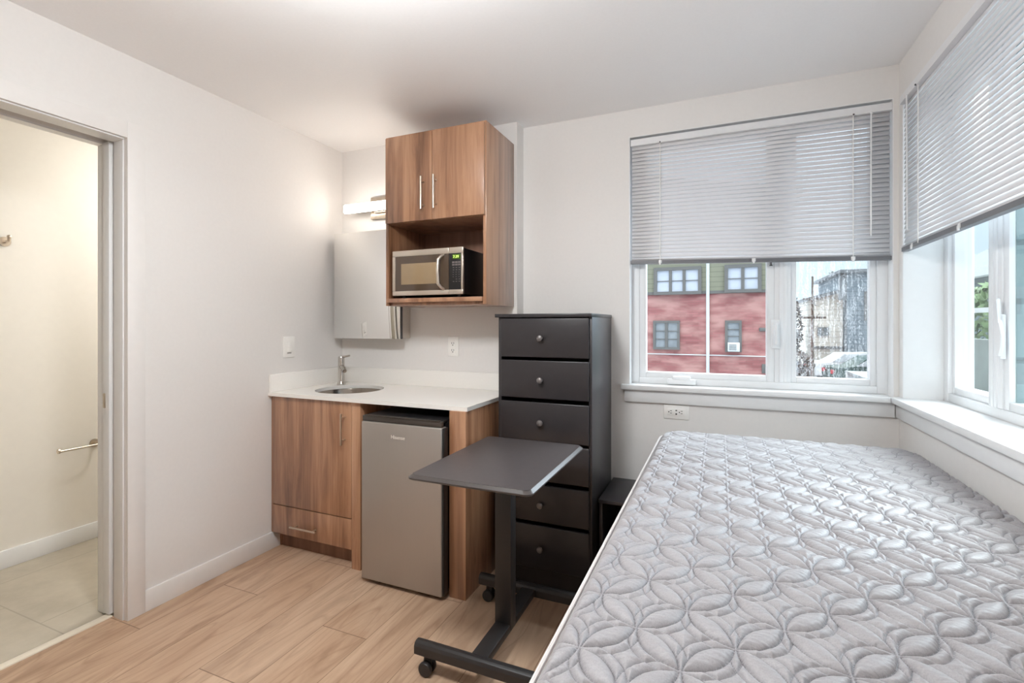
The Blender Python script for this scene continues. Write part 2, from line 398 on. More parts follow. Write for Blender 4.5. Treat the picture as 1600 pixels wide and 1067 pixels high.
# door casing, lining and pocket door
struct('trim_2', MB().box(XL, XF, DY1, 1.379, 0, 2.203, .0015).box(XL, XF, .418, DY0, 0, 2.203, .0015).box(XL, XF, DY0, DY1, DZ, 2.203, .0015), M['casing'])
struct('trim_3', MB().box(-2.49, -2.424, DY1-.006, DY1, 0, DZ, .001).box(-2.612, -2.564, DY1-.006, DY1, 0, DZ, .001).box(-2.498, XL-.002, DY0, DY1-.006, DZ-.006, DZ).box(-2.612, -2.564, DY0, DY1-.006, DZ-.008, DZ), M['trim'])
dr = stroot('door_1', (-2.535, 1.31, 0))
MB().box(-2.556, -2.508, 1.292, 2.08, .012, 2.128, .0015).build('door_panel', M['trim'], dr)
MB().box(-2.552, -2.534, 1.2895, 1.294, .934, 1.0, .002).box(-2.547, -2.539, 1.288, 1.2915, .95, .984, .001).build('edge_pull', M['nickel'], dr)

# ------------------------------------------------------------------ windows
def window(name, P, s0, s1, z0, z1, d0, dep, mull, fixed_first, gdep, rain, clear='glass'):
    """P maps (s along wall, d outward, z) to world; s0<s1. mull=(a,b). Fixed pane is on the s1 or s0 side."""
    def bx(mb, a, b, da, db, za, zb, bev=.003):
        p, q = P(a, da, za), P(b, db, zb)
        mb.box(min(p[0], q[0]), max(p[0], q[0]), min(p[1], q[1]), max(p[1], q[1]), min(p[2], q[2]), max(p[2], q[2]), bev)
    root = stroot(name, P((s0+s1)/2, d0+dep/2, z0))
    fw = .045
    mb = MB()
    bx(mb, s0, s0+fw, d0, d0+dep, z0, z1); bx(mb, s1-fw, s1, d0, d0+dep, z0, z1)
    bx(mb, s0+fw, s1-fw, d0, d0+dep, z0, z0+.036); bx(mb, s0+fw, s1-fw, d0, d0+dep, z1-fw, z1)
    mb.build('window_frame', M['vinyl'], root)
    mb = MB(); bx(mb, mull[0], mull[1], d0+.002, d0+dep, z0+.036, z1-fw, .002)
    w = mull[1]-mull[0]
    for t in (.28, .52): bx(mb, mull[0]+w*t, mull[0]+w*t+.02, d0-.003, d0+.01, z0+.036, z1-fw, .002)
    mb.build('mullion', M['vinyl'], root)
    for i, (a, b) in enumerate(((s0+fw, mull[0]), (mull[1], s1-fw))):
        fixed = (i == 0) == fixed_first
        sw = .026 if fixed else .036
        da = d0+.014 if fixed else d0+.006
        za, zb = z0+.036, z1-fw
        mb = MB()
        bx(mb, a, a+sw, da, d0+dep-.01, za, zb); bx(mb, b-sw, b, da, d0+dep-.01, za, zb)
        bx(mb, a+sw, b-sw, da, d0+dep-.01, za, za+.029); bx(mb, a+sw, b-sw, da, d0+dep-.01, zb-.029, zb)
        sash = mb.build('sash', M['vinyl'], root)
        mb = MB(); gd = d0+(gdep if fixed else min(gdep, .016)); bx(mb, a+sw-.004, b-sw+.004, gd, gd+.006, za+.025, zb-.025, 0)
        if clear == 'glasstint' and not fixed:
            m3 = MB(); bx(m3, b-sw-.003, b-sw, gd+.008, d0+dep, za+.03, zb-.03, 0); m3.build('glazing_channel', M['tealsiding'], sash)  # teal grey strip standing in for shade on the sash's outer side
        mb.build('pane', M['glassrain'] if (fixed and rain) else M[clear], sash)
    # lining boards of the recess
    mb = MB(); t = .004
    bx(mb, s0, s0+t, .001, d0, z0, z1, 0); bx(mb, s1-t, s1, .001, d0, z0, z1, 0); bx(mb, s0+t, s1-t, .001, d0, z1-t, z1, 0)
    mb.build('jamb_lining', M['trim'], root)
    return root, bx
PB = lambda s, d, z: (s, YM+d, z)
PR = lambda s, d, z: (XR+d, s, z)
wb, bxb = window('window_1', PB, -.46, .74, .978, 2.352, .07, .075, (.262, .335), False, .035, True)
# shrink of the mullion is visible as a wide white band with the lock handle on it
mb = MB(); mb.box(.246, .286, YM+.058, YM+.072, 1.185, 1.335, .006); 
mb.box(.256, .276, YM+.028, YM+.060, 1.205, 1.318, .009); h1 = mb.build('lock_handle', M['vinyl'], wb)
mb = MB(); mb.box(-.262, -.113, YM+.045, YM+.072, .98, 1.012, .008); mb.box(-.235, -.14, YM+.04, YM+.06, 1.006, 1.028, .008); mb.build('crank_cover', M['vinyl'], wb)
mb = MB(); mb.box(.243, .249, YM+.068, YM+.071, 1.612, 1.634).box(.239, .253, YM+.068, YM+.071, 1.610, 1.614); mb.build('limit_mark', M['darkline'], wb)
wr, bxr = window('window_2', PR, 1.46, 2.70, .978, 2.340, .145, .085, (2.226, 2.319), False, .05, False, 'glasstint')
mb = MB(); mb.box(XR+.130, XR+.147, 2.196, 2.212, 1.19, 1.345, .004)
mb.prism([(2.19, 1.20), (2.176, 1.235), (2.174, 1.275), (2.186, 1.315), (2.196, 1.325), (2.2, 1.40), (2.208, 1.40), (2.214, 1.32), (2.214, 1.20)], 'X', XR+.122, XR+.134, .004)
mb.build('lock_handle', M['vinyl'], wr)
# stools and aprons
struct('trim_4', MB().box(-.50, .7195, 2.705, YM+.07, .952, .978, .003).box(.7195, .7395, YM+.0005, YM+.07, .952, .978), M['trim'])
struct('trim_5', MB().box(.7205, XR+.145, 1.40, YM-.001, .952, .978, .003), M['trim'])
struct('trim_6', MB().box(-.483, .7395, YM-.018, YM, .884, .952, .002), M['trim'])
struct('trim_7', MB().box(.742, XR, 1.42, YM-.018, .886, .952, .002), M['trim'])

# ------------------------------------------------------------------ blinds
def blind(name, label, P, s0, s1, ztop, zb0, zb1, lad, clips, wand, dz_tilt, dc):
    """P(s, d toward the room, z). zb0/zb1: bottom rail height at either end."""
    root = thing(name, label, 'window blind', P((s0+s1)/2, dc, min(zb0, zb1)-.016), 'venetian blinds in the corner windows')
    zb = lambda s: zb0+(zb1-zb0)*(s-s0)/(s1-s0)
    def slab(mb, za, zc, da, db, follow=False, bev=.002, a=s0, b=s1):
        vs = []
        for s in (a, b):
            o = zb(s) if follow else 0
            for d in (da, db):
                for z in (za, zc): vs.append(P(s, d, z+o))
        mb.raw(vs, [(0, 1, 3, 2), (4, 6, 7, 5), (0, 2, 6, 4), (1, 5, 7, 3), (0, 4, 5, 1), (2, 3, 7, 6)])
    mb = MB(); slab(mb, ztop-.042, ztop-.006, dc-.018, dc+.018); slab(mb, ztop-.042, ztop-.038, dc+.018, dc+.021)
    hr = mb.build('headrail', M['rail'], root)
    for s in lad: MB().sph(P(s, dc+.0215, ztop-.040), .004).build('cord_lock', M['darkline'], hr)
    mb = MB(); top = ztop-.052; n = 31; hw = .0125; a = dz_tilt
    for i in range(n):
        f = i/(n-1)
        rings = []
        for s in [s0+.004+(s1-s0-.008)*q/6 for q in range(7)]:
            zz = top+(zb(s)+.022-top)*f
            ring = []
            for t in (-1, -.5, 0, .5, 1):
                crown = .0022*(1-t*t)
                d = hw*t*math.cos(a)-crown*math.sin(a); z = hw*t*math.sin(a)+crown*math.cos(a)
                ring.append(mb.bm.verts.new(P(s, dc+d, zz+z)))
            rings.append(ring)
        for A, B in zip(rings, rings[1:]):
            for q in range(4): mb.bm.faces.new((A[q], A[q+1], B[q+1], B[q]))
    # spare slats gathered on the bottom rail
    for i in range(4):
        z = .013+i*.0022
        q = [mb.bm.verts.new(P(s, dc+d, zb(s)+z)) for s, d in ((s0+.004, -.0125), (s0+.004, .0125), (s1-.004, .0125), (s1-.004, -.0125))]
        mb.bm.faces.new(q)
    so = mb.build('slats', M['slat'], root)
    so.modifiers.new('thickness', 'SOLIDIFY').thickness = .0005
    mb = MB(); slab(mb, -.006, .0125, dc-.0125, dc+.0125, True)
    br = mb.build('bottom_rail', M['greyrail'], root)
    for s in lad:
        mb = MB()
        for dd in (.0135, -.0135):
            p, q = P(s, dc+dd, ztop-.04), P(s, dc+dd, zb(s)+.004); mb.tube([p, q], .0019, 6)
        mb.build('ladder_cord', M['plastic'], root)
    for s in clips:
        mb = MB(); z = zb(s)
        p = P(s-.009, dc-.015, z-.004); q = P(s+.009, dc+.016, z+.014)
        mb.box(min(p[0], q[0]), max(p[0], q[0]), min(p[1], q[1]), max(p[1], q[1]), p[2], q[2], .003)
        p = P(s-.005, dc+.012, z-.012); q = P(s+.005, dc+.019, z+.006)
        mb.box(min(p[0], q[0]), max(p[0], q[0]), min(p[1], q[1]), max(p[1], q[1]), p[2], q[2], .002)
        mb.build('hold_down_clip', M['tilt'], br)
    mb = MB(); p = P(wand, dc+.024, ztop-.045); q = P(wand, dc+.022, ztop-.62); mb.tube([p, q], .0035, 8); mb.sph(P(wand, dc+.024, ztop-.045), .006)
    mb.build('tilt_wand', M['tilt'], root)
    return root
blind('venetian_blind', 'white slatted blind hanging slightly crooked over the brick house window above the socket', lambda s, d, z: (s, YM-d, z), -.452, .735, 2.342, 1.652, 1.614, (-.295, .586), (-.295, .163, .586), .654, math.radians(-65), -.022)
blind('venetian_blind', 'white slatted blind over the window along the bed, on the right wall', lambda s, d, z: (XR-d, s, z), 1.468, 2.690, 2.336, 1.641, 1.641, (1.70, 2.49), (1.70, 2.12, 2.561), 2.585, math.radians(-74), -.006)

# ------------------------------------------------------------------ kitchenette
ZC = .915
root = thing('base_cabinet', 'low walnut cabinet with tall door and bottom drawer under the basin', 'cabinet', (-2.08, 2.35, 0))
mb = MB(); mb.box(-2.405, -2.39, 2.062, 2.64, .1, .895).box(-2.39, -1.815, 2.085, 2.64, .1, .118).box(-2.39, -1.815, 2.625, 2.64, .118, .895).box(-2.39, -1.815, 2.085, 2.10, .255, .275).box(-2.405, -2.39, 2.12, 2.64, 0, .1).box(-2.39, -1.815, 2.085, 2.10, .86, .895)
mb.build('carcass', M['cab'], root)
MB().box(-1.812, -1.753, 2.060, 2.64, 0, .895, .001).build('side_panel', M['cab'], root)
MB().box(-2.404, -1.8125, 2.125, 2.14, 0, .1).build('toe_kick', M['toe'], root)
def bar_handle(parent, p0, p1, out, mat=None, r=.0055):
    p0, p1, out = Vector(p0), Vector(p1), Vector(out); d = (p1-p0).normalized()
    mb = MB(); mb.cyl(p0-out*0+out, p1+out, r, seg=16)
    L = (p1-p0).length
    for t in (.14, .86): mb.cyl(p0+d*L*t, p0+d*L*t+out, r*.8, seg=12)
    return mb.build('handle', mat or M['nickel'], parent)
door = MB().box(-2.389, -1.8145, 2.060, 2.081, .268, .893, .0012).build('door', M['cab'], root)
bar_handle(door, (-1.858, 2.060, .664), (-1.858, 2.060, .832), (0, -.03, 0))
drw = MB().box(-2.389, -1.8145, 2.060, 2.081, .100, .263, .0012).build('drawer', M['cab'], root)
bar_handle(drw, (-2.229, 2.060, .165), (-2.038, 2.060, .165), (0, -.03, 0))

panel = MB().box(-1.192, -1.103, 2.030, 2.64, 0, .895, .001).build('end_panel', M['cab'])
tag(panel, 'thick walnut end panel standing between the small fridge and the black chest', 'panel')

# worktop with round cut-out
def worktop():
    bm = bmesh.new(); x0, x1, y0, y1 = -2.408, -1.100, 2.040, 2.643; cx, cy, r = -2.07, 2.34, .20; n = 64
    loops = {}
    for z in (.895, ZC):
        ring = []; outer = []
        for k in range(n):
            a = 2*PI*k/n; ca, sa = math.cos(a), math.sin(a); ring.append(bm.verts.new((cx+r*ca, cy+r*sa, z)))
            t = min([(x1-cx)/ca if ca > 1e-9 else 1e9, (x0-cx)/ca if ca < -1e-9 else 1e9, (y1-cy)/sa if sa > 1e-9 else 1e9, (y0-cy)/sa if sa < -1e-9 else 1e9])
            outer.append([cx+t*ca, cy+t*sa])
        for X, Y in ((x0, y0), (x1, y0), (x0, y1), (x1, y1)):
            k = min(range(n), key=lambda i: (outer[i][0]-X)**2+(outer[i][1]-Y)**2); outer[k] = [X, Y]
        loops[z] = (ring, [bm.verts.new((p[0], p[1], z)) for p in outer])
    for z in loops:
        R, O = loops[z]
        for k in range(n): bm.faces.new((R[k], R[(k+1) % n], O[(k+1) % n], O[k]))
    for i in (0, 1):
        A, B = loops[.895][i], loops[ZC][i]
        for k in range(n): bm.faces.new((A[k], A[(k+1) % n], B[(k+1) % n], B[k]))
    m = MB(); m.bm.free(); m.bm = bm; return m
ct = thing('worktop', 'white quartz worktop over the walnut cabinet and small fridge', 'worktop', (-1.75, 2.34, .895))
worktop().build('slab', M['quartz'], ct)
MB().box(-2.408, -2.394, 2.043, 2.643, ZC, 1.018, .002).box(-2.394, -1.105, 2.631, 2.643, ZC, 1.018, .002).build('upstand', M['quartz'], ct)
sk = thing('sink', 'round stainless steel basin set into the white worktop', 'sink', (-2.07, 2.34, .755))
MB().lathe([(.001, .757), (.03, .758), (.15, .765), (.186, .79), (.199, .85), (.203, .888), (.205, .894), (.215, .894), (.215, .888), (.207, .85), (.193, .787), (.155, .760), (.03, .753), (.001, .752)], (-2.07, 2.34, 0), 64).build('bowl', M['bowlsteel'], sk)
MB().lathe([(.001, .764), (.022, .764), (.03, .7615), (.03, .7585), (.001, .7585)], (-2.07, 2.34, 0), 32).build('drain', M['chrome'], sk)
fa = thing('faucet', 'chrome single lever tap standing in the corner behind the basin', 'faucet', (-2.285, 2.50, ZC+.001))
MB().lathe([(.001, .001), (.028, .001), (.028, .004), (.0215, .018), (.0205, .02), (.0205, .148), (.0205, .15), (.001, .15)], (-2.285, 2.50, ZC), 32).build('body', M['chrome'], fa)
d = Vector((.79, -.61, 0)); b0 = Vector((-2.285, 2.5, ZC+.115))
MB().tube([b0, b0+d*.05+Vector((0, 0, .004)), b0+d*.095+Vector((0, 0, -.004)), b0+d*.118+Vector((0, 0, -.018))], [.0145, .0145, .014, .0135], 20).build('spout', M['chrome'], fa)
MB().lathe([(.001, .151), (.0205, .151), (.0205, .178), (.018, .184), (.001, .184)], (-2.285, 2.5, ZC), 32).tube([(-2.285, 2.5, ZC+.178), (-2.25, 2.495, ZC+.184), (-2.205, 2.488, ZC+.192)], [.008, .007, .006], 12).build('lever', M['chrome'], fa)

# fridge
fr = thing('mini_fridge', 'small steel fronted fridge under the white worktop', 'refrigerator', (-1.43, 2.3, 0))
mb = MB(); mb.box(-1.665, -1.203, 2.035, 2.55, .03, .842, .006); mb.build('body', M['blackplastic'], fr)
MB().box(-1.660, -1.205, 2.0, 2.5, .842, .852, .003).build('lid', M['blackplastic'], fr)
dm = MB(); dm.box(-1.672, -1.201, 1.972, 2.022, .022, .820, .006, 3); dr_ = dm.build('door', M['fridgesteel'], fr)
MB().box(-1.2012, -1.1935, 1.980, 2.022, .024, .818, .003).box(-1.668, -1.204, 2.0215, 2.035, .03, .835).build('gasket', M['blackplastic'], dr_)
mb = MB(); mb.box(-1.670, -1.203, 1.978, 1.998, .8205, .848, .003); mb.box(-1.655, -1.215, 1.974, 1.990, .8485, .853, .0015); mb.build('grip_trim', M['graphite'], dr_)
tm = text_mesh('Hisense', .0262, .0006, .0002)
lo = bpy.data.objects.new('lettering', tm); C.objects.link(lo); tm.materials.append(plain('silver_lettering', (232, 226, 218), .4, metal=.3, noise=.01))
lo.parent = dr_; lo.location = Vector((-1.490, 1.9715, .746))-world_loc(dr_); lo.rotation_euler = (PI/2, 0, 0)
for x in (-1.63, -1.24):
    for y in (2.07, 2.5): MB().cyl((x, y, 0), (x, y, .031), .018, seg=16).build('foot', M['blackplastic'], fr)

# wall cabinet
wc = thing('wall_cabinet', 'walnut wall cabinet with two doors above an open microwave niche', 'cabinet', (-1.43, 2.46, 1.415))
mb = MB(); x0, x1, y0, y1 = -1.750, -1.113, 2.272, 2.643
mb.box(x1-.018, x1, y0, y1, 1.415, 2.372, .0008); mb.box(x0, x0+.018, y0, y1, 1.415, 2.372, .0008)
mb.box(x0+.018, x1-.018, y0, y1, 2.354, 2.372).box(x0+.018, x1-.018, y0+.002, y1, 1.878, 1.896)
mb.build('carcass', M['cab'], wc)
MB().box(x0+.018, x1-.018, y1-.012, y1, 1.455, 2.354).build('back_panel', M['cabdark'], wc)
MB().box(x0+.018, x1-.018, y0-.018, y1, 1.432, 1.455, .001).box(x0+.018, x1-.018, y0+.012, y1, 1.416, 1.432, .001).build('shelf', M['cab'], wc)
xm = -1.4305
d1 = MB().box(x0+.011, xm-.0015, 2.2525, 2.2705, 1.880, 2.360, .001).build('door', M['cab'], wc)
bar_handle(d1, (-1.483, 2.2525, 1.933), (-1.483, 2.2525, 2.112), (0, -.03, 0))
d2 = MB().box(xm+.0015, x1-.0045, 2.2525, 2.2705, 1.880, 2.360, .001).build('door', M['cab'], wc)
bar_handle(d2, (-1.404, 2.2525, 1.933), (-1.404, 2.2525, 2.112), (0, -.03, 0))

# microwave
mw = thing('microwave', 'steel and black microwave oven in the niche of the wall cabinet', 'microwave', (-1.485, 2.45, 1.455))
mx0, mx1, mz0, mz1, my = -1.716, -1.258, 1.472, 1.726, 2.285
MB().box(mx0+.004, mx1-.004, my+.014, 2.60, mz0+.003, mz1-.003, .004).build('body', M['blackplastic'], mw)
px = -1.346
dd = MB()
dd.box(mx0, px-.001, my, my+.016, mz1-.033, mz1, .003).box(mx0, px-.001, my, my+.016, mz0, mz0+.026, .003).box(mx0, mx0+.020, my, my+.016, mz0+.026, mz1-.033, .002)
dobj = dd.build('door', M['mwfront'], mw)
MB().box(mx0+.018, px-.001, my+.002, my+.012, mz0+.025, mz1-.032, .001).build('window', M['mwglass'], dobj)
MB().box(mx0+.060, px-.062, my+.0008, my+.003, mz0+.062, mz1-.075, .0004).build('mesh_screen', M['mwscreen'], dobj)
hd = MB(); hx = px-.038
hd.tube([(hx+.006, my+.004, mz1-.036), (hx, my-.016, mz1-.046), (hx-.010, my-.030, mz1-.066), (hx-.012, my-.034, (mz0+mz1)/2), (hx-.010, my-.030, mz0+.058), (hx, my-.016, mz0+.038), (hx+.006, my+.004, mz0+.029)], [.007, .008, .0085, .0085, .0085, .008, .007], 12)
hd.build('handle', M['mwfront'], dobj)
cp = MB(); cp.box(px, mx1, my, my+.016, mz1-.033, mz1, .003).box(px, mx1, my, my+.016, mz0, mz0+.026, .003).box(mx1-.012, mx1, my, my+.016, mz0+.026, mz1-.033, .002)
cpo = cp.build('control_panel', M['mwfront'], mw)
MB().box(px, mx1-.011, my+.002, my+.012, mz0+.025, mz1-.032, .001).build('keypad', M['blackplastic'], cpo)
MB().box(px+.022, mx1-.015, my+.0005, my+.004, mz1-.064, mz1-.038, .001).build('display', M['display'], cpo)
tm = text_mesh('7:39', .021, .0003); lo = bpy.data.objects.new('digits', tm); C.objects.link(lo); tm.materials.append(M['digits'])
lo.parent = cpo; lo.location = Vector((px+.0265, my+.0003, mz1-.0585))-world_loc(cpo); lo.rotation_euler = (PI/2, 0, 0)
km = MB()
for r in range(2):
    for c_ in range(3): km.box(px+.021+c_*.018, px+.036+c_*.018, my+.0012, my+.003, mz1-.086-r*.013, mz1-.077-r*.013)
for r in range(7):
    for c_ in range(3):
        x = px+.025+c_*.018; z = mz1-.108-r*.0125; w_ = .0045 if 2 <= r <= 4 else .0085
        if r == 5 and c_ == 0: continue
        km.box(x, x+w_, my+.0012, my+.003, z-.0035, z)
km.build('buttons', M['keypad'], cpo)
for x in (mx0+.05, mx1-.05):
    for y in (my+.05, 2.55): MB().cyl((x, y, 1.455), (x, y, mz0+.004), .012, seg=14).build('foot', M['blackplastic'], mw)

# vanity light and mirror cabinet
vl = thing('vanity_light', 'glowing white light bar on the wall above the mirror cabinet', 'wall lamp', (-2.03, 2.6, 2.0))
MB().box(-2.145, -1.925, 2.622, 2.644, 2.012, 2.158, .003).box(-2.10, -1.97, 2.598, 2.624, 2.045, 2.115, .004).build('mount_plate', M['nickel'], vl)
MB().box(-2.297, -1.757, 2.535, 2.555, 2.047, 2.103, .004).build('diffuser', M['lamp'], vl)
MB().box(-2.290, -1.764, 2.5555, 2.575, 2.051, 2.099, .002).box(-2.10, -1.97, 2.575, 2.599, 2.055, 2.095, .002).build('housing', M['nickel'], vl)
mc = thing('mirror_cabinet', 'mirror fronted medicine cabinet on the wall over the basin', 'cabinet', (-2.1, 2.58, 1.21))
MB().box(-2.372, -1.843, 2.545, 2.644, 1.222, 1.905, .002).build('body', M['mcbody'], mc)
md = MB().box(-2.3615, -1.831, 2.520, 2.5445, 1.218, 1.911, .001).build('door', M['darkline'], mc)
MB().box(-2.3615, -1.831, 2.5165, 2.5198, 1.218, 1.911, .001).build('mirror', M['mirror'], md)

# switch and sockets
sw = thing('light_switch', 'white rocker light switch on the wall left of the basin', 'light switch', (XL, 2.187, 1.105))
MB().box(XL, XL+.006, 2.145, 2.230, 1.108, 1.236, .003).build('plate', M['plastic'], sw)
MB().box(XL+.006, XL+.009, 2.172, 2.203, 1.14, 1.205, .0015).box(XL+.008, XL+.012, 2.174, 2.201, 1.143, 1.168, .0015).build('rocker', M['plastic'], sw)
MB().box(XL+.0055, XL+.0068, 2.172, 2.203, 1.134, 1.1375).build('tab', M['slot'], sw)  # dark line painted in for the shadow under the rocker
so1 = thing('wall_socket', 'white upright double socket above the worktop beside the black chest', 'socket', (-1.523, YK, 1.11))
MB().box(-1.560, -1.485, YK-.006, YK, 1.110, 1.233, .003).box(-1.541, -1.505, YK-.009, YK-.005, 1.125, 1.218, .001).build('plate', M['plastic'], so1)
for zc in (1.150, 1.193):
    mb = MB()
    for dx in (-.007, .007): mb.box(-1.523+dx-.0015, -1.523+dx+.0015, YK-.0098, YK-.0085, zc-.005, zc+.005)
    mb.cyl((-1.523, YK-.0098, zc-.012), (-1.523, YK-.0085, zc-.012), .0032, seg=12)
    mb.build('receptacle', M['slot'], so1)
so2 = thing('wall_socket', 'white sideways double socket under the window sill behind the bed', 'socket', (-.21, YM, .80))
MB().box(-.275, -.145, YM-.006, YM, .802, .877, .003).box(-.256, -.164, YM-.009, YM-.005, .822, .858, .001).build('plate', M['plastic'], so2)
for xc in (-.237, -.183):
    mb = MB()
    for dz in (-.006, .006): mb.box(xc-.005, xc+.005, YM-.0098, YM-.0085, .84+dz-.0014, .84+dz+.0014)
    mb.cyl((xc-.011, YM-.0098, .84), (xc-.011, YM-.0085, .84), .0032, seg=12)
    mb.build('receptacle', M['slot'], so2)
for za, zb_ in ((.826, .834), (.846, .852)): MB().box(-.214, -.206, YM-.0098, YM-.0085, za, zb_).build('test_button', M['slot'], so2)

# ------------------------------------------------------------------ black chest of drawers
DX0, DX1, DYF, DYB = -1.046, -.556, 2.268, 2.725
ds = thing('chest_of_drawers', 'tall narrow black chest of six drawers against the back wall', 'chest of drawers', (-.80, 2.5, 0))
MB().box(DX0, DX0+.016, DYF+.012, DYB, 0, 1.345, .001).box(DX1-.016, DX1, DYF+.012, DYB, 0, 1.345, .001).box(DX0+.016, DX1-.016, DYB-.008, DYB, .05, 1.345).box(DX0+.016, DX1-.016, DYF+.03, DYB-.008, .075, .09).box(DX0+.016, DX1-.016, DYF+.035, DYF+.048, 0, .075).build('carcass', M['black'], ds)
MB().box(DX0-.014, DX1+.002, DYF-.006, DYB+.006, 1.345, 1.363, .002).build('top', M['black'], ds)
for z0, z1 in ((1.146, 1.340), (.942, 1.130), (.732, .922), (.534, .716), (.330, .514), (.098, .312)):
    f = MB().box(DX0+.018, DX1-.012, DYF-.002, DYF+.014, z0, z1, .004, 3).build('drawer', M['black'], ds)
    zk = (z0+z1)/2-.002
    MB().lathe([(.001, 0), (.006, 0), (.0055, -.008), (.009, -.013), (.0145, -.019), (.0155, -.023), (.013, -.028), (.007, -.031), (.001, -.0315)], (-.809, DYF-.002, zk), 24, 'Y').build('knob', M['knob'], f)

# ------------------------------------------------------------------ nightstand
ns = thing('nightstand', 'low black open nightstand between the chest and the bed', 'nightstand', (-.41, 2.55, 0))
MB().box(-.545, -.275, 2.36, 2.735, .434, .452, .0015).build('top', M['black'], ns)
MB().box(-.543, -.527, 2.372, 2.733, 0, .434, .001).build('side', M['black'], ns)
MB().box(-.293, -.277, 2.372, 2.733, 0, .434, .001).build('side', M['black'], ns)
MB().box(-.527, -.293, 2.385, 2.73, .20, .215, .001).box(-.527, -.293, 2.385, 2.73, .04, .055, .001).build('shelf', M['black'], ns)
MB().box(-.527, -.293, 2.722, 2.73, .055, .434).build('back', M['black'], ns)

# ------------------------------------------------------------------ overbed table
ot = thing('overbed_table', 'black wheeled side table with a single post beside the bed', 'table', (-.80, 1.81, 0))
def rrect(x0, x1, y0, y1, r, n=8):
    pts = []
    for cx, cy, a0 in ((x1-r, y1-r, 0), (x0+r, y1-r, PI/2), (x0+r, y0+r, PI), (x1-r, y0+r, 1.5*PI)):
        for k in range(n+1): a = a0+PI/2*k/n; pts.append((cx+r*math.cos(a), cy+r*math.sin(a)))
    return pts
def stack(loops):
    mb = MB(); R = [[mb.bm.verts.new((p[0], p[1], z)) for p in L] for L, z in loops]; n = len(R[0])
    mb.bm.faces.new(R[0][::-1]); mb.bm.faces.new(R[-1])
    for A, B in zip(R, R[1:]):
        for k in range(n): mb.bm.faces.new((A[k], A[(k+1) % n], B[(k+1) % n], B[k]))
    return mb
TX0, TX1, TY0, TY1, TZ = -1.046, -.560, 1.470, 2.150, .765
top = stack([(rrect(TX0+.012, TX1-.012, TY0+.012, TY1-.012, .022), TZ-.004), (rrect(TX0+.012, TX1-.012, TY0+.012, TY1-.012, .022), TZ)]).build('tabletop', M['tabletop'], ot)
stack([(rrect(TX0+.004, TX1-.004, TY0+.004, TY1-.004, .026), TZ-.018), (rrect(TX0, TX1, TY0, TY1, .028), TZ-.015), (rrect(TX0, TX1, TY0, TY1, .028), TZ-.010), (rrect(TX0+.012, TX1-.012, TY0+.012, TY1-.012, .022), TZ-.001)]).build('edge_band', M['edge'], top)
MB().box(-.835, -.765, 1.783, 1.838, .085, TZ-.045, .003).build('post', M['blackmetal'], ot)
MB().box(-.90, -.70, 1.66, 1.96, TZ-.045, TZ-.018, .003).build('top_bracket', M['blackmetal'], ot)
MB().cyl((-.60, 1.50, TZ-.026), (-.60, 1.50, TZ-.016), .006, seg=12).build('pad', M['plastic'], ot)
MB().box(-.833, -.767, 1.55, 2.08, .078, .108, .003).build('crossbar', M['blackmetal'], ot)
def footbar(yc):
    prof = [(-.020, .074), (.020, .074), (.0215, .078), (.0215, .105), (.016, .116), (.006, .1205), (-.006, .1205), (-.016, .116), (-.0215, .105), (-.0215, .078)]
    return MB().prism([(yc+a, b) for a, b in prof], 'X', -1.052, -.53, .001).build('foot_bar', M['blackmetal'], ot)
for yc in (1.553, 2.085):
    fb = footbar(yc)
    for xc in (-1.010, -.572):
        cs = MB(); cs.cyl((xc, yc, .060), (xc, yc, .076), .008, seg=14); cs.box(xc-.010, xc+.022, yc-.006, yc+.006, .03, .066, .004)
        co = cs.build('caster', M['blackplastic'], ot)
        wx = xc+.004
        for sgn in (-1, 1):
            ya = yc+sgn*.007
            MB().lathe([(.001, ya), (.022, ya), (.0255, ya+sgn*.001), (.0265, ya+sgn*.004), (.0265, ya+sgn*.013), (.024, ya+sgn*.017), (.018, ya+sgn*.018), (.001, ya+sgn*.018)], (wx, 0, .0265), 32, 'Y').build('wheel', M['blackmetal'], co)

